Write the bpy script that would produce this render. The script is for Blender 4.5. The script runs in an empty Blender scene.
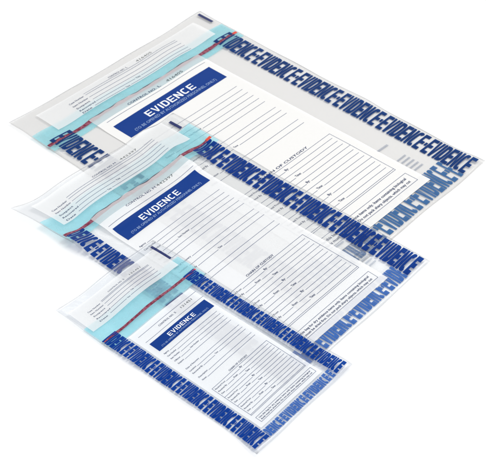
import bpy, math, random
from mathutils import Matrix, Vector

C = bpy.context.scene.collection
scene = bpy.context.scene

# ------------------------------------------------------------------ materials
def new_mat(name):
    m = bpy.data.materials.new(name); m.use_nodes = True
    nt = m.node_tree
    for n in list(nt.nodes): nt.nodes.remove(n)
    return m, nt, nt.nodes.new('ShaderNodeOutputMaterial')

def crinkle(nt, scale, strength, dist):
    tc = nt.nodes.new('ShaderNodeTexCoord')
    no = nt.nodes.new('ShaderNodeTexNoise')
    no.inputs['Scale'].default_value = scale; no.inputs['Detail'].default_value = 3
    no.inputs['Distortion'].default_value = 0.6
    bp = nt.nodes.new('ShaderNodeBump')
    bp.inputs['Strength'].default_value = strength; bp.inputs['Distance'].default_value = dist
    nt.links.new(tc.outputs['Object'], no.inputs['Vector'])
    nt.links.new(no.outputs['Fac'], bp.inputs['Height'])
    return bp

def sheet_mat(name, col, alpha, tint=(1, 1, 1), rough=0.3, gloss=1.4, bump=0.35, vary=0.0, vscale=300, blotch=None):
    """ink / film: a share `alpha` of diffuse pigment over a clear tinted film, with a clear gloss on top"""
    m, nt, out = new_mat(name)
    bp = crinkle(nt, 38, bump, 0.0015)
    tr = nt.nodes.new('ShaderNodeBsdfTransparent'); tr.inputs['Color'].default_value = (*tint, 1)
    df = nt.nodes.new('ShaderNodeBsdfDiffuse'); df.inputs['Color'].default_value = (*col, 1)
    mx = nt.nodes.new('ShaderNodeMixShader'); mx.inputs['Fac'].default_value = alpha
    if vary:
        tc = nt.nodes.new('ShaderNodeTexCoord'); no = nt.nodes.new('ShaderNodeTexNoise')
        no.inputs['Scale'].default_value = vscale; no.inputs['Detail'].default_value = 4
        mr = nt.nodes.new('ShaderNodeMapRange')
        mr.inputs['From Min'].default_value = 0.3; mr.inputs['From Max'].default_value = 0.7
        mr.inputs['To Min'].default_value = max(0, alpha - vary); mr.inputs['To Max'].default_value = min(1, alpha + vary)
        nt.links.new(tc.outputs['Object'], no.inputs['Vector'])
        nt.links.new(no.outputs['Fac'], mr.inputs['Value'])
        nt.links.new(mr.outputs['Result'], mx.inputs['Fac'])
        if blotch:
            cr = nt.nodes.new('ShaderNodeMix'); cr.data_type = 'RGBA'
            n2 = nt.nodes.new('ShaderNodeTexNoise'); n2.inputs['Scale'].default_value = vscale * .8; n2.inputs['Detail'].default_value = 5
            m2 = nt.nodes.new('ShaderNodeMapRange'); m2.inputs['From Min'].default_value = .42; m2.inputs['From Max'].default_value = .6
            nt.links.new(tc.outputs['Object'], n2.inputs['Vector']); nt.links.new(n2.outputs['Fac'], m2.inputs['Value'])
            nt.links.new(m2.outputs['Result'], cr.inputs['Factor'])
            cr.inputs['A'].default_value = (*col, 1); cr.inputs['B'].default_value = (*blotch, 1)
            nt.links.new(cr.outputs['Result'], df.inputs['Color'])
    nt.links.new(tr.outputs[0], mx.inputs[1]); nt.links.new(df.outputs[0], mx.inputs[2])
    # clear-coat reflectance by viewing angle, the same from both sides of a thin sheet
    lay = nt.nodes.new('ShaderNodeLayerWeight'); lay.inputs['Blend'].default_value = .5
    pw = nt.nodes.new('ShaderNodeMath'); pw.operation = 'POWER'; pw.inputs[1].default_value = 4.5
    fr = nt.nodes.new('ShaderNodeMath'); fr.operation = 'MULTIPLY_ADD'
    f0 = ((gloss-1)/(gloss+1))**2
    fr.inputs[1].default_value = (1-f0)*.8; fr.inputs[2].default_value = f0
    nt.links.new(lay.outputs['Facing'], pw.inputs[0]); nt.links.new(pw.outputs[0], fr.inputs[0])
    gl = nt.nodes.new('ShaderNodeBsdfGlossy'); gl.inputs['Roughness'].default_value = rough
    gl.inputs['Color'].default_value = (1, 1, 1, 1)
    m3 = nt.nodes.new('ShaderNodeMixShader')
    for n in (lay, gl, df): nt.links.new(bp.outputs['Normal'], n.inputs['Normal'])
    nt.links.new(fr.outputs[0], m3.inputs['Fac']); nt.links.new(mx.outputs[0], m3.inputs[1]); nt.links.new(gl.outputs[0], m3.inputs[2])
    nt.links.new(m3.outputs[0], out.inputs['Surface'])
    return m

FILM = {}
for k, t, a in (('L', (.940, .936, .931), .06), ('M', (.960, .965, .970), .045), ('S', (.965, .973, .983), .045)):
    FILM[k] = sheet_mat('clear polythene film ' + k, (.80, .81, .82), a, tint=t, rough=.15, gloss=1.38, bump=.45)
LABEL = {k: sheet_mat('white label print ' + k, c, a, rough=.35, gloss=1.3, bump=.4)
         for k, c, a in (('L', (.935, .925, .905), .83), ('M', (.965, .97, .978), .69), ('S', (.95, .967, .985), .69))}
MARGIN = sheet_mat('thin white margin print', (.84, .84, .85), .50, rough=.35, gloss=1.2, bump=.4)
TORN = sheet_mat('grey torn edge', (.10, .085, .11), .85, gloss=1.1, vary=.25, vscale=90)
RECEIPT = sheet_mat('white receipt print', (.93, .935, .935), .60, rough=.35, gloss=1.25, bump=.4)
BLUE = {k: sheet_mat('blue band ink ' + k, c, .87, tint=(.06, .26, .88), rough=.3, gloss=1.12, vary=.04)
        for k, c in (('L', (.006, .034, .145)), ('M', (.003, .032, .205)), ('S', (.002, .038, .26)))}
HEADER = sheet_mat('royal blue header ink', (.006, .042, .235), .985, rough=.35, gloss=1.15, bump=.25)
PALE = {k: sheet_mat('pale blue bottom band ink ' + k, c, a, tint=(.45, .62, .92), rough=.3, gloss=1.2, vary=.16, vscale=120)
        for k, c, a in (('L', (.04, .13, .31), .84), ('M', (.04, .13, .42), .84), ('S', (.035, .12, .42), .86))}
GREY = sheet_mat('dark grey blue fine print', (.022, .045, .13), .88, gloss=1.05, bump=0)
LINE = sheet_mat('grey blue ruled line', (.055, .09, .20), .80, gloss=1.05, bump=0)
NUM = sheet_mat('grey number print', (.06, .075, .08), .85, gloss=1.05, bump=0)
WHITE = sheet_mat('white reversed lettering', (.86, .88, .90), .97, gloss=1.1, bump=0)
PALEW = sheet_mat('pale blue reversed small print', (.38, .52, .78), .70, gloss=1.1, bump=0)
CYAN = sheet_mat('cyan adhesive tape', (.36, .78, .87), .34, tint=(.72, .93, .96), rough=.2, gloss=1.3, bump=.5, vary=.10, vscale=70)
RED = sheet_mat('dark red tamper strip', (.20, .020, .045), .80, tint=(.7, .25, .35), rough=.3, gloss=1.25, vary=.18, vscale=420, blotch=(.36, .11, .16))
REDEND = sheet_mat('bright red strip end', (.75, .07, .035), .9, gloss=1.2)
MARK = sheet_mat('navy registration print', (.012, .022, .12), .95, gloss=1.2)
FAINT = sheet_mat('faint slate print', (.10, .16, .28), .32, gloss=1.1)

# ------------------------------------------------------------------ mesh collecting
class MB:
    def __init__(s): s.v = []; s.f = []
    def quad(s, a, b, c, d, nx=1, ny=1):
        """bilinear patch a-b (u) , d-c ; nx along a->b, ny along a->d"""
        base = len(s.v)
        for j in range(ny + 1):
            t = j / ny
            for i in range(nx + 1):
                r = i / nx
                s.v.append(tuple((a[k]*(1-r)+b[k]*r)*(1-t) + (d[k]*(1-r)+c[k]*r)*t for k in (0, 1)))
        for j in range(ny):
            for i in range(nx):
                q = base + j*(nx+1) + i
                s.f.append((q, q+1, q+nx+2, q+nx+1))
    def rect(s, x0, y0, x1, y1, step=.004):
        nx = max(1, int(math.ceil(abs(x1-x0)/step))); ny = max(1, int(math.ceil(abs(y1-y0)/step)))
        s.quad((x0, y0), (x1, y0), (x1, y1), (x0, y1), nx, ny)
    def hline(s, x0, x1, y, w): s.rect(x0, y-w/2, x1, y+w/2)
    def vline(s, x, y0, y1, w): s.rect(x-w/2, y0, x+w/2, y1)
    def frame(s, x0, y0, x1, y1, w):
        s.hline(x0, x1, y0+w/2, w); s.hline(x0, x1, y1-w/2, w)
        s.vline(x0+w/2, y0+w, y1-w, w); s.vline(x1-w/2, y0+w, y1-w, w)

# ---- fine print through the built-in font, collected as flat meshes (x right, y DOWN the bag)
_cache = {}
def glyphs(txt, bold):
    key = (txt, bold)
    if key not in _cache:
        cu = bpy.data.curves.new('print', 'FONT'); cu.body = txt; cu.size = 1; cu.resolution_u = 2
        cu.offset = bold; cu.fill_mode = 'FRONT'
        ob = bpy.data.objects.new('print', cu); C.objects.link(ob)
        dg = bpy.context.evaluated_depsgraph_get(); dg.update()
        me = ob.evaluated_get(dg).to_mesh()
        vs = [(v.co.x, v.co.y) for v in me.vertices]; fs = [tuple(p.vertices) for p in me.polygons]
        ob.evaluated_get(dg).to_mesh_clear()
        bpy.data.objects.remove(ob); bpy.data.curves.remove(cu)
        _cache[key] = (vs, fs)
    return _cache[key]

def text(mb, txt, x, y, h, width=None, bold=0.0, align='L'):
    """cap height h, baseline y (bag coordinates: y grows down the bag)"""
    vs, fs = glyphs(txt, bold)
    if not vs: return
    xs = [v[0] for v in vs]; x0, x1 = min(xs), max(xs)
    sy = h/.70; sx = sy if width is None else width/(x1-x0)
    w = (x1-x0)*sx
    ox = x - (w if align == 'R' else w/2 if align == 'C' else 0)
    b = len(mb.v)
    mb.v += [(ox + (v[0]-x0)*sx, y - v[1]*sy) for v in vs]
    mb.f += [tuple(b+i for i in f) for f in fs]

# ---- tall heavy letters of the border print: quads in a unit cell (x along the reading, y up)
def letter_set(st, wd, bar, gap, dot):
    """E V I D N C from four-cornered pieces: stem width st, letter width wd, bar height bar, pitch gap"""
    Rg = .5
    def bowl(x_in, x_out, y0, y1, t, flip):
        """half of a rounded bowl made of ring pieces, from (x_in, y0) round to (x_in, y1)"""
        q = []; n = 8; cx = x_in; cy = (y0+y1)/2; ry = (y1-y0)/2; rx = x_out-x_in
        def pt(a, o):
            ca, sa = math.cos(a), math.sin(a); p = .62
            X = (rx-(0 if o else st))*(abs(ca)**p); Y = (ry-(0 if o else t))*(abs(sa)**p)*(1 if sa > 0 else -1)
            return (cx+X, cy+Y)
        for i in range(n):
            a = -math.pi/2+math.pi*i/n; b = -math.pi/2+math.pi*(i+1)/n
            q.append([pt(a, 0), pt(a, 1), pt(b, 1), pt(b, 0)])
        return q
    m = wd*.45
    D = [[(0, 0), (st, 0), (st, 1), (0, 1)]]
    D += [[(st, 0), (m, 0), (m, bar), (st, bar)], [(st, 1-bar), (m, 1-bar), (m, 1), (st, 1)]] if m > st else []
    D += bowl(max(m, st), wd, 0, 1, bar, False)
    cb = bowl(wd*.5, wd, 0, 1, bar, False)
    Cc = [[(wd-x, y) for x, y in q] for q in cb]                         # left half, mirrored
    lo, hi = cb[:2], cb[-2:]                                             # the two jaws on the right
    Cc += lo + hi
    h = wd/2
    return {
     'E': (gap, [[(0, 0), (st, 0), (st, 1), (0, 1)], [(st, 0), (wd, 0), (wd, bar), (st, bar)], [(st, .5-bar/2), (wd*.93, .5-bar/2), (wd*.93, .5+bar/2), (st, .5+bar/2)], [(st, 1-bar), (wd, 1-bar), (wd, 1), (st, 1)]]),
     'V': (gap, [[(h-st*.5, 0), (h, st*.9), (st*.98, 1), (0, 1)], [(h-st*.5, 0), (h+st*.5, 0), (h, st*.9), (h, st*.9)], [(h+st*.5, 0), (wd, 1), (wd-st*.98, 1), (h, st*.9)]]),
     'I': (gap-wd+st+.04, [[(.02, 0), (st+.02, 0), (st+.02, 1), (.02, 1)]]),
     'D': (gap, D),
     'N': (gap, [[(0, 0), (st, 0), (st, 1), (0, 1)], [(wd-st, 0), (wd, 0), (wd, 1), (wd-st, 1)], [(st, .62), (wd-st, 0), (wd-st, .38), (st, 1)]]),
     'C': (gap, Cc),
     '.': (dot, [[(.03, .40), (dot-.10, .40), (dot-.10, .60), (.03, .60)]]),
    }
LETS = {'L': letter_set(.345, .93, .18, 1.0, .47), 'M': letter_set(.395, .945, .245, 1.0, .42), 'S': letter_set(.41, .955, .28, 1.0, .33)}
HEAD = letter_set(.22, .86, .16, 1.05, .5)
WORD = 'EVIDENCE.'

def band(mb, LET, a0, a1, period, place, phase=0.0):
    """repeat EVIDENCE. along a from a0 to a1; place(a, h) -> (x, y)"""
    k = period/sum(LET[c][0] for c in WORD)
    if phase is None:                                      # the last word ends at the corner
        q = (a1-a0)/period + LET['.'][0]*k/period; phase = math.ceil(q) - q
    a = a0 - phase*period
    while a < a1:
        for ch in WORD:
            adv, qs = LET[ch]
            for q in qs:
                pts = [(a + p[0]*k, p[1]) for p in q]
                if min(p[0] for p in pts) >= a1 - .0004 or max(p[0] for p in pts) <= a0 + .0004: continue
                pts = [(min(max(p[0], a0), a1), p[1]) for p in pts]
                hs = max(p[1] for p in pts) - min(p[1] for p in pts)
                ny = 5 if hs > .5 else 3 if hs > .3 else 1
                P = [place(*p) for p in pts]
                mb.quad(P[0], P[1], P[2], P[3], 1, ny)
            a += adv*k

# ------------------------------------------------------------------ placing
def sstep(x): x = min(1, max(0, x)); return x*x*(3-2*x)

class Bag:
    def __init__(s, key, x, y, ang, W, H, below, seed):
        s.key, s.W, s.H, s.ang, s.below = key, W, H, ang, below
        s.e = (math.cos(ang), math.sin(ang)); s.n = (math.sin(ang), -math.cos(ang))
        s.o = (x, y)
        s.c = (x + s.e[0]*W/2 + s.n[0]*H/2, y + s.e[1]*W/2 + s.n[1]*H/2)
        r = random.Random(seed)
        s.waves = []
        for i in range(9):
            lam = r.uniform(.07, .20); d = r.uniform(0, math.pi)
            s.waves.append((math.cos(d)*2*math.pi/lam, math.sin(d)*2*math.pi/lam, r.uniform(0, 6.28), lam*.0012))
    def world(s, x, y): return (s.o[0]+s.e[0]*x+s.n[0]*y, s.o[1]+s.e[1]*x+s.n[1]*y)
    def local(s, X, Y):
        dx, dy = X-s.o[0], Y-s.o[1]
        return dx*s.e[0]+dy*s.e[1], dx*s.n[0]+dy*s.n[1]
    def bumps(s, x, y):                                   # bumps every sheet of the bag shares
        z = sum(a*math.sin(kx*x+ky*y+p) for kx, ky, p, a in s.waves)
        z += .0003; z = (z + math.sqrt(z*z+6e-8))/2
        for (cx, cy, rad, hgt) in s.lifts:
            d2 = ((x-cx)**2 + (y-cy)**2)/rad**2
            if d2 < 9: z += hgt*math.exp(-d2)
        for (y0, y1, lam, amp, ph) in s.ripples:          # ripples where the flap is stuck down
            m = sstep((y-y0+.02)/.02)*sstep((y1+.02-y)/.02)
            z += amp*m*(1+math.sin(2*math.pi*x/lam + 1.5*math.sin(7*x/s.W) + ph))
        return z
    def warp(s, x, y):
        for (cx, cy, rad, dx, dy) in s.pulls:
            g = math.exp(-((x-cx)**2+(y-cy)**2)/rad**2)
            x, y = x+dx*g, y+dy*g
        return x, y
    def back(s, x, y):
        X, Y = s.world(x, y)
        g = .0002
        if s.below is not None: g = s.below.drape(X, Y)
        return g + s.bumps(x, y)
    def front(s, x, y):
        u, v = x/s.W, y/s.H
        ex = max(0, min(1, (u+.03)/.14))*max(0, min(1, (1.03-u)/.14)); ey = max(0, min(1, v/.12))*max(0, min(1, (1.01-v)/.10))
        return s.back(x, y) + .00015 + .0003*sstep(ex)*sstep(ey)
    def drape(s, X, Y):                                   # height of a sheet that lies over this bag
        x, y = s.local(X, Y)
        m = .03*s.W; r = .05
        ox = max(-m-x, x-s.W-m, 0); oy = max(-m-y, y-s.H-.01, 0)
        d = math.hypot(ox, oy)
        base = .0006
        if s.below is not None: base = s.below.drape(X, Y)
        if d >= r: return base
        cx = min(max(x, -m), s.W+m); cy = min(max(y, -m), s.H+.01)
        top = s.front(cx, cy) + .0012
        k = sstep(1-d/r)
        return base*(1-k) + max(top, base)*k

L = Bag('L', -.2893, 1.2961, .8346, .3288, .4742, None, 11)
M = Bag('M', -.2601, 1.1351, .8526, .2370, .4040, L, 5)
S = Bag('S', -.1984, .9715, .8590, .1402, .2815, M, 23)
L.lifts = [(-.01, -.005, .05, .003), (.33, .0, .05, .002), (0, .10, .03, .0015), (.335, .30, .03, .002), (.334, .474, .03, .0025)]
M.lifts = [(-.02, -.01, .05, .006), (.24, .40, .03, .003), (-.004, .10, .028, .004), (-.004, .20, .03, .0025)]
S.lifts = [(-.005, .0, .03, .003), (.143, .283, .022, .0035), (0, .283, .02, .002), (-.003, .11, .02, .002), (-.003, .19, .02, .0015)]
L.ripples = [(.03, .085, .10, .0009, .5)]
M.ripples = [(.0, .10, .095, .0021, 2.2)]
S.ripples = [(.03, .08, .06, .0004, 1.0)]
L.pulls = []
M.pulls = [(-.006, -.004, .035, -.008, -.002)]
S.pulls = [(0, .284, .02, -.003, .0)]

STEP = .0001
def part(bag, name, mb, mat, parent, layer, side='front'):
    me = bpy.data.meshes.new(name)
    vs = []
    for (x, y) in mb.v:
        x2, y2 = bag.warp(x, y)
        z = (bag.front(x, y) if side == 'front' else bag.back(x, y)) + layer*STEP
        vs.append((x2 - bag.W/2, bag.H/2 - y2, z))
    me.from_pydata(vs, [], [tuple(reversed(f)) for f in mb.f])
    me.update()
    # every sheet faces up
    if me.polygons:
        up = sum(p.normal.z*p.area for p in me.polygons)
        if up < 0: me.flip_normals()
    me.materials.append(mat)
    for p in me.polygons: p.use_smooth = True
    o = bpy.data.objects.new(name, me); C.objects.link(o)
    o.parent = parent
    return o

def pouch(bag, x0, y0, x1, y1, mat, parent, taper, skew):
    """the bag itself: a front and a back sheet welded round the rim"""
    nx = int((x1-x0)/.004); ny = int((y1-y0)/.004)
    vs, fs = [], []
    for side in (0, 1):
        for j in range(ny+1):
            for i in range(nx+1):
                x = x0+(x1-x0)*i/nx + bag.W*j/ny*(taper[0]*(1-i/nx)+taper[1]*i/nx); y = y0+(y1-y0)*j/ny + skew*i/nx*(1-j/ny)
                # slightly uneven cut edge
                if i in (0, nx): x += .0006*math.sin(y*61+i)
                if j in (0, ny): y += .0006*math.sin(x*53+j)
                X, Y = bag.warp(x, y)
                z = bag.front(x, y) if side == 0 else bag.back(x, y)
                vs.append((X-bag.W/2, bag.H/2-Y, z))
    N = (nx+1)*(ny+1); I = lambda i, j, s: s*N + j*(nx+1)+i
    for j in range(ny):
        for i in range(nx):
            fs.append((I(i, j, 0), I(i, j+1, 0), I(i+1, j+1, 0), I(i+1, j, 0)))
            fs.append((I(i, j, 1), I(i+1, j, 1), I(i+1, j+1, 1), I(i, j+1, 1)))
    for i in range(nx):
        fs.append((I(i, 0, 0), I(i+1, 0, 0), I(i+1, 0, 1), I(i, 0, 1)))
        fs.append((I(i, ny, 0), I(i, ny, 1), I(i+1, ny, 1), I(i+1, ny, 0)))
    for j in range(ny):
        fs.append((I(0, j, 0), I(0, j, 1), I(0, j+1, 1), I(0, j+1, 0)))
        fs.append((I(nx, j, 0), I(nx, j+1, 0), I(nx, j+1, 1), I(nx, j, 1)))
    me = bpy.data.meshes.new('pouch'); me.from_pydata(vs, [], fs); me.update()
    for p in me.polygons: p.use_smooth = True
    me.materials.append(mat)
    o = bpy.data.objects.new('pouch', me); C.objects.link(o); o.parent = parent
    return o

FIELDS = ['Agency', 'Case Number', 'Item Number', 'Date / Time', 'Offense', 'Suspect']

def build(bag, spec, label, letter, number):
    W, H, k = bag.W, bag.H, bag.key
    U = lambda u: u*W
    V = lambda v: v*H
    root = bpy.data.objects.new('evidence_bag', None); C.objects.link(root)
    root.location = (bag.c[0], bag.c[1], 0); root.rotation_euler = (0, 0, bag.ang)
    root.empty_display_size = .05
    root['label'] = label; root['category'] = 'evidence bag'; root['group'] = 'tamper evident evidence bags in a fanned stack'
    fx0, fx1 = U(spec['film'][0]), U(spec['film'][1]); fy0, fy1 = V(spec['film'][2]), V(spec['film'][3])
    po = pouch(bag, fx0, fy0, fx1, fy1, FILM[k], root, spec['taper'], V(spec['skew'])); po['label'] = 'clear polythene pouch with welded edges'
    lw = spec['lw']
    # --- border lettering
    bt = spec['bandtop']; per = spec['period']
    l0, l1 = spec['lband']; r0, r1 = spec['rband']; b0, b1 = spec['bband']
    mb = MB(); band(mb, LETS[k], V(bt), V(.998), per, lambda a, h: (U(r0)+(U(r1)-U(r0))*h, a), None)
    part(bag, 'border_lettering', mb, BLUE[k], root, 3.6)
    mb = MB(); band(mb, LETS[k], V(bt), V(.998), per, lambda a, h: (U(l0)+(U(l1)-U(l0))*h, a), None)
    part(bag, 'border_lettering', mb, BLUE[k], root, 3.6)
    mb = MB(); band(mb, LETS[k], U(l1)+.001, U(r0)-.0004, per, lambda a, h: (a, V(b1)-(V(b1)-V(b0))*h), .35)
    o = part(bag, 'border_lettering', mb, PALE[k], root, 1); o['label'] = 'paler blue lettering along the bottom seam'
    # --- closure tape with the red strip
    t0, t1 = V(spec['tape'][0]), V(spec['tape'][1])
    mb = MB(); mb.rect(fx0+.0012, t0, fx1-.0025, t1, .004)
    tape = part(bag, 'closure_tape', mb, CYAN, root, 2); tape['label'] = 'cyan adhesive closure tape'
    r = random.Random(hash(k) % 7 if False else ord(k))
    y0, y1 = V(spec['red'][0]), V(spec['red'][1])
    mb = MB(); n = 60; pa = r.uniform(0, 6); pb = r.uniform(0, 6)
    xe = U(spec['redend'])
    xs = [fx0+.002 + (xe-fx0-.002)*i/n for i in range(n+1)]
    wob = lambda x, p, a: a*(math.sin(x*2*math.pi/.052+p) + .6*math.sin(x*2*math.pi/.023+2*p))
    wa = spec['wob']
    for i in range(n):
        a, b = xs[i], xs[i+1]
        mb.quad((a, y0+wob(a, pa, wa)), (b, y0+wob(b, pa, wa)), (b, y1+wob(b, pb, wa*.4)), (a, y1+wob(a, pb, wa*.4)), 1, 3)
    part(bag, 'tamper_strip', mb, RED, tape, 3)['label'] = 'dark red tamper strip along the tape'
    mb = MB(); mb.rect(xe, y0-.0006, min(fx1-.001, xe+.010*spec['sc']), y1-.0006-(y1-y0)*.2, .004)
    part(bag, 'strip_end', mb, REDEND, tape, 3)
    # --- white printed label
    a0, a1, c0, c1 = spec['label']
    ct = V(spec['tape'][1]) + .0005 if spec['wavy'] else V(c0)
    mb = MB(); mb.rect(U(a0), ct, U(a1), V(c1))
    lab = part(bag, 'printed_label', mb, LABEL[k], root, 4)
    if spec['wavy']:                                       # thin margin over the tape, its top edge torn along the red strip
        x0, x1 = U(a0), U(a1); n = 90
        ys = lambda x: V(c0) + wob(x, pa, wa*1.0)
        mb = MB(); me_ = MB()
        ww = lambda x: .0007 + .0005*math.sin(x*90+pb) + .0003*math.sin(x*310)
        for i in range(n):
            a = x0+(x1-x0)*i/n; b = x0+(x1-x0)*(i+1)/n
            mb.quad((a, ys(a)), (b, ys(b)), (b, ct), (a, ct), 1, 4)
            me_.quad((a, ys(a)), (b, ys(b)), (b, ys(b)+ww(b)), (a, ys(a)+ww(a)))
        part(bag, 'label_margin', mb, MARGIN, lab, 4)['label'] = 'thin translucent margin over the tape'
        part(bag, 'torn_edge', me_, TORN, lab, 5)
    hx0, hx1, hy0, hy1 = U(spec['header'][0]), U(spec['header'][1]), V(spec['header'][2]), V(spec['header'][3])
    mb = MB(); mb.rect(hx0, hy0, hx1, hy1)
    hd = part(bag, 'header_panel', mb, HEADER, lab, 5); hd['label'] = 'solid blue header panel'
    hh = hy1-hy0
    mb = MB()
    tot = sum(HEAD[c][0] for c in 'EVIDENCE')-.14; kx = U(spec['htx'][1]-spec['htx'][0])/tot; xa = U(spec['htx'][0]); yb = hy0+hh*.60; kh = hh*.355
    for c in 'EVIDENCE':
        for q in HEAD[c][1]:
            P = [(xa+p[0]*kx, yb-p[1]*kh) for p in q]; mb.quad(P[0], P[1], P[2], P[3], 2, 2)
        xa += HEAD[c][0]*kx
    part(bag, 'header_lettering', mb, WHITE, lab, 6)
    mb = MB()
    text(mb, '(TO BE OPENED BY AUTHORIZED PERSONNEL ONLY)', (hx0+hx1)/2, hy0+hh*.84, hh*.14, (hx1-hx0)*.84, .006, 'C')
    part(bag, 'header_small_print', mb, PALEW, lab, 6)
    # control number
    fine = MB(); ctl = MB(); rules = MB(); num = MB()
    cy = V(spec['ctrl']); ch = spec['fs']*1.25
    cx0, cx1, nx0, nx1 = [U(q) for q in spec['ctrlx']]
    text(ctl, 'CONTROL NO.', cx0, cy+ch/2, ch, (cx1-cx0)*.86, .012); text(ctl, letter, cx1, cy+ch/2, ch*1.1, (cx1-cx0)*(.075 if letter != 'M' else .10), .0, 'R')
    text(num, number, nx0, cy+ch/2-.0003, ch*1.15, nx1-nx0, .0)
    for vy in spec['hline']: rules.hline(hx0-.001, hx1+.003, V(vy), lw)
    # entry rows
    fs = spec['fs']; rx0 = hx0; rx1 = U(spec['rowend'])
    rows = spec['rows']
    lab_of = [['Agency', 'Case Number', 'Item Number', 'Offense', 'Suspect', 'Victim'][:len(rows[0])],
              ['Date of Recovery', 'Location', 'Recovered By'], ['Description', 'Notes']]
    for gi, g in enumerate(rows):
        for ri, vy in enumerate(g):
            y = V(vy); t = lab_of[gi][ri]; wd = fs*.66*len(t)
            text(fine, t, rx0, y, fs, wd, .012)
            st = rx0+wd+fs*.5
            if gi == 0 and ri == 3:                       # two entries on this row
                xm = rx0+(rx1-rx0)*.30; t2 = 'Item Number'
                rules.hline(st, xm-fs*.6, y+lw*.4, lw)
                text(fine, t2, xm, y, fs, fs*.64*len(t2), .012); st = xm+fs*.64*len(t2)+fs*.5
            if gi == 1 and ri == 2:
                xm = rx0+(rx1-rx0)*.42; rules.hline(st, xm-fs*.6, y+lw*.4, lw)
                text(fine, 'Time', xm, y, fs, fs*2.4, .012); st = xm+fs*3
            if gi == 2 and ri == 1: st = rx0+wd+fs*.5
            rules.hline(st, rx1, y+lw*.4, lw)
    # chain of custody
    chain = MB(); crules = MB()
    q0, q1 = spec['cust']; qx0, qx1 = U(spec['custx'][0]), U(spec['custx'][1])
    ty = V(q0)-fs*1.2
    text(chain, 'CHAIN OF CUSTODY', U(spec['chainc']), ty+fs*.5, fs*1.15, U(spec['chainw']), .018, 'C')
    box = MB(); box.frame(qx0, V(q0), qx1, V(q1), lw)
    part(bag, 'custody_frame', box, LINE, lab, 5)
    ne = spec['entries']; nr = ne*4; pit = (V(q1)-V(q0))/(nr+.35)
    ins = U(.014)
    for i in range(1, nr+1):
        y = V(q0)+pit*i
        if i % 4 == 0:
            if i == nr: crules.hline(qx0+lw, qx1-lw, y, lw)
            else: crules.hline(qx0+lw, qx1-lw, y, lw)
            continue
        j = i % 4
        t = ['', 'Received From', 'Received By', 'Date'][j]
        wd = fs*.62*len(t)
        yb = y-fs*.12
        text(chain, t, qx0+ins, yb, fs*.95, wd, .012)
        st = qx0+ins+wd+fs*.5
        xm = qx0+(qx1-qx0)*(.46 if j != 2 else .30)
        t2 = ['', 'By:', 'From:', 'Time:'][j]; w2 = fs*.62*len(t2)
        if st < xm-fs: crules.hline(st, xm-fs*.5, y, lw)
        text(chain, t2, xm, yb, fs*1.15, w2, .02)
        crules.hline(xm+w2+fs*.5, qx1-ins, y, lw)
    # warning box
    warn = MB()
    w0, w1 = V(spec['warn'][0]), V(spec['warn'][1])
    box = MB(); box.frame(qx0+U(.004), w0, qx1+U(.008), w1, lw)
    part(bag, 'warning_frame', box, LINE, lab, 5)
    th = (w1-w0)
    text(warn, 'Use this bag for dry evidence items only. Items containing biological', (qx0+qx1)/2, w0+th*.44, th*.20, (qx1-qx0)*.93, .02, 'C')
    text(warn, 'fluids must be dried first. Do not pack sharp objects, which may cut', (qx0+qx1)/2, w0+th*.80, th*.20, (qx1-qx0)*.93, .02, 'C')
    # --- receipt
    a0, a1, c0, c1 = spec['receipt']
    mb = MB(); mb.rect(U(a0), V(c0), U(a1), V(c1), .004)
    rec = part(bag, 'receipt_slip', mb, RECEIPT, root, 4); rec['label'] = 'white tear-off receipt slip'
    rf = MB(); rr = MB(); rn = MB()
    tx0, lx0, lx1 = [U(q) for q in spec['recx']]
    names = ['Case Number', 'Item Number', 'Suspect', 'Recovered', 'Date']
    for i, vy in enumerate(spec['recrows']):
        y = V(vy)
        text(rf, names[i], tx0, y+fs*.45, fs, (lx0-tx0)*(.88, .92, .82, .95, .55)[i], .014)
        st = lx0+(-.25*(lx0-tx0) if i == 4 else 0)
        if i in (3,):
            xm = lx0+(lx1-lx0)*.42; rr.hline(st, xm-fs*.5, y, lw)
            text(rf, 'Title', xm, y+fs*.4, fs*.9, fs*2.6, .014); st = xm+fs*3.2
        if i == 4:
            xm = lx0+(lx1-lx0)*.28; rr.hline(st, xm-fs*.5, y, lw)
            text(rf, 'Time', xm, y+fs*.4, fs*.9, fs*2.4, .014); st = xm+fs*3
        rr.hline(st, lx1, y, lw)
    g0, g1, n0, n1 = [U(q) for q in spec['rctrlx']]; y = V(spec['rctrl'])
    text(rf, 'CONTROL NO.', g0, y+ch*.4, ch*.8, (g1-g0)*.86, .012); text(rf, letter, g1, y+ch*.4, ch*.9, (g1-g0)*(.075 if letter != 'M' else .10), 0, 'R')
    text(rn, number, n0, y+ch*.4-.0002, ch*.95, n1-n0, 0)
    rr.hline(lx0, lx1, V(spec['rectop']), lw)
    part(bag, 'slip_lettering', rf, GREY, rec, 5); part(bag, 'slip_rules', rr, LINE, rec, 5); part(bag, 'slip_number', rn, NUM, rec, 5)
    part(bag, 'entry_lettering', fine, GREY, lab, 6); part(bag, 'entry_rules', rules, LINE, lab, 5)
    part(bag, 'custody_lettering', chain, GREY, lab, 6); part(bag, 'custody_rules', crules, LINE, lab, 5)
    part(bag, 'warning_lettering', warn, GREY, lab, 6); part(bag, 'control_lettering', ctl, GREY, lab, 6)
    part(bag, 'control_number', num, NUM, lab, 6)
    # --- registration mark by the mouth
    m0, m1, n0, n1 = spec['mark']
    mb = MB(); mb.rect(U(m0), V(n0), U(m1), V(n1)); part(bag, 'registration_mark', mb, MARK, root, 4)
    if spec['prints']:
        mb = MB(); mb.quad((U(.797), V(.781)), (U(.855), V(.783)), (U(.855), V(.790)), (U(.797), V(.788)), 4, 1)
        for i in range(5):
            v = .842+.0135*i
            mb.quad((U(.803), V(v)), (U(.853), V(v)), (U(.853), V(v+.006)), (U(.803), V(v+.006)), 4, 1)
        part(bag, 'recycling_mark', mb, FAINT, root, 4)
    return root

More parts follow.
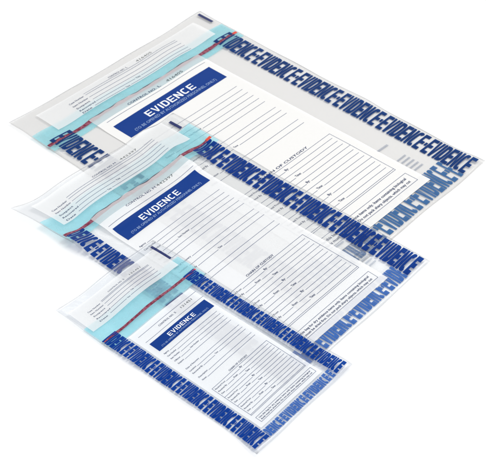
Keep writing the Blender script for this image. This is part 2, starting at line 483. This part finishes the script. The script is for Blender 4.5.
SPL = dict(film=(-.010, 1.034, .003, 1.012), taper=(-.004, -.022), skew=.0, lw=.00062, fs=.0030, sc=1.0, bandtop=.138, period=.0688, lband=(.020, .120), rband=(.905, 1.004), bband=(.922, 1.0), bend=.985, tape=(.092, .180), red=(.1480, .160), redend=.995, wob=.0005, label=(.205, .80, .1480, .950), wavy=True, header=(.244, .768, .212, .280), htx=(.38, .638),
    ctrl=.175, ctrlx=(.372, .548, .583, .672), hline=(.1905,), rowend=.748, rows=[(.328, .349, .369, .389, .409, .430), (.468, .488, .507), (.547, .567)],
    cust=(.647, .863), custx=(.25, .760), chainw=.27, chainc=.51, entries=3, warn=(.888, .928), receipt=(.09, .95, .030, .119), recx=(.221, .305, .812), recrows=(.060, .075, .089, .102, .114), rctrl=.0445, rctrlx=(.446, .55, .60, .685), rectop=.052,
    mark=(1.002, 1.016, .012, .068), prints=True)
SPM = dict(film=(-.016, 1.036, .012, 1.012), taper=(-.004, -.022), skew=.022, lw=.00054, fs=.0025, sc=.8, bandtop=.207, period=.0570, lband=(-.002, .105), rband=(.872, 1.005), bband=(.943, 1.0), bend=.985, tape=(.108, .232), red=(.198, .2105), redend=.985, wob=.0006, label=(.170, .80, .1965, .963), wavy=True, header=(.192, .768, .272, .334), htx=(.338, .605),
    ctrl=.237, ctrlx=(.344, .549, .558, .675), hline=(.2595,), rowend=.748, rows=[(.380, .399, .418, .436, .455, .474), (.512, .531, .550), (.588, .607)],
    cust=(.683, .882), custx=(.20, .764), chainw=.19, chainc=.47, entries=3, warn=(.909, .943), receipt=(.06, .945, .035, .158), recx=(.094, .20, .80), recrows=(.090, .104, .119, .133, .148), rctrl=.0725, rctrlx=(.388, .55, .58, .70), rectop=.081,
    mark=(.968, .985, .054, .103), prints=True)
SPS = dict(film=(-.010, 1.040, .008, 1.014), taper=(-.012, -.024), skew=.004, lw=.00046, fs=.0018, sc=.5, bandtop=.246, period=.0364, lband=(-.002, .140), rband=(.878, 1.0), bband=(.960, 1.0), bend=.99, tape=(.154, .302), red=(.2505, .2625), redend=.975, wob=.0002, label=(.155, .828, .308, .951), wavy=False, header=(.210, .811, .389, .441), htx=(.368, .655),
    ctrl=.353, ctrlx=(.385, .571, .63, .75), hline=(.336, .374), rowend=.782, rows=[(.465, .483, .500, .518, .536), (.575, .592, .608), (.636, .654)],
    cust=(.704, .890), custx=(.191, .795), chainw=.20, chainc=.496, entries=3, warn=(.906, .935), receipt=(.028, .955, .052, .190), recx=(.137, .285, .80), recrows=(.104, .119, .135, .152, .169), rctrl=.087, rctrlx=(.385, .56, .62, .74), rectop=.099,
    mark=(.955, .980, .036, .142), prints=False)

build(L, SPL, 'largest clear evidence bag, lying flat underneath the two others at the back', 'L', '416405')
build(M, SPM, 'medium sized clear evidence bag lying between the largest and the smallest one', 'M', '442397')
build(S, SPS, 'smallest clear evidence bag, lying on top of the medium one at the front', 'S', '121451')

# ------------------------------------------------------------------ surface they lie on
m, nt, out = new_mat('matt white studio surface')
bs = nt.nodes.new('ShaderNodeBsdfDiffuse'); bs.inputs['Color'].default_value = (.93, .93, .93, 1)
nt.links.new(bs.outputs[0], out.inputs['Surface'])
me = bpy.data.meshes.new('white_ground'); R = 6
me.from_pydata([(-R, -R, 0), (R, -R, 0), (R, R, 0), (-R, R, 0)], [], [(0, 1, 2, 3)]); me.materials.append(m)
fl = bpy.data.objects.new('ground', me); C.objects.link(fl); fl['kind'] = 'structure'; fl['label'] = 'plain white studio surface'

# ------------------------------------------------------------------ light
w = bpy.data.worlds.new('World'); scene.world = w; w.use_nodes = True
bg = w.node_tree.nodes['Background']; bg.inputs['Color'].default_value = (.95, .97, 1, 1); bg.inputs['Strength'].default_value = .69
def area(name, loc, target, size, power, col):
    l = bpy.data.lights.new(name, 'AREA'); l.shape = 'RECTANGLE'; l.size, l.size_y = size; l.energy = power; l.color = col
    o = bpy.data.objects.new(name, l); C.objects.link(o); o.location = loc
    o.rotation_euler = (Vector(target)-Vector(loc)).to_track_quat('-Z', 'Y').to_euler()
    return o
area('key_softbox', (1.0, 1.75, 2.1), (0, .9, 0), (1.0, 1.0), 27.5, (1, .97, .92))
area('fill_softbox', (-1.6, .2, 1.9), (0, 1.0, 0), (1.6, 1.6), 14, (.93, .97, 1))

area('added_glint_strip', (.1, 2.9, 1.9), (0, 1.1, 0), (1.6, .10), 2.2, (1, .98, .96))  # narrow lamp added only to put thin glints on the film

# ------------------------------------------------------------------ camera
f, pitch, roll = 2.7023, .7434, .003
c, s = math.cos(pitch), math.sin(pitch)
fw = Vector((0, c, -s)); rt = Vector((1, 0, 0)); up = Vector((0, s, c))
r2 = rt*math.cos(roll)+up*math.sin(roll); u2 = up*math.cos(roll)-rt*math.sin(roll)
cam = bpy.data.cameras.new('camera'); cam.sensor_width = 36; cam.lens = 36*f; cam.clip_start = .01; cam.clip_end = 100
co = bpy.data.objects.new('camera', cam); C.objects.link(co)
mt = Matrix((r2, u2, -fw)).transposed().to_4x4(); mt.translation = (0, 0, 1)
co.matrix_world = mt
scene.camera = co
cam.dof.use_dof = True; cam.dof.focus_distance = 1.42; cam.dof.aperture_fstop = 22

scene.render.engine = 'CYCLES'
scene.cycles.transparent_max_bounces = 64
scene.cycles.max_bounces = 16
scene.cycles.diffuse_bounces = 6
scene.cycles.use_denoising = True
scene.view_settings.view_transform = 'Standard'; scene.view_settings.look = 'None'
scene.view_settings.exposure = 0; scene.view_settings.gamma = 1
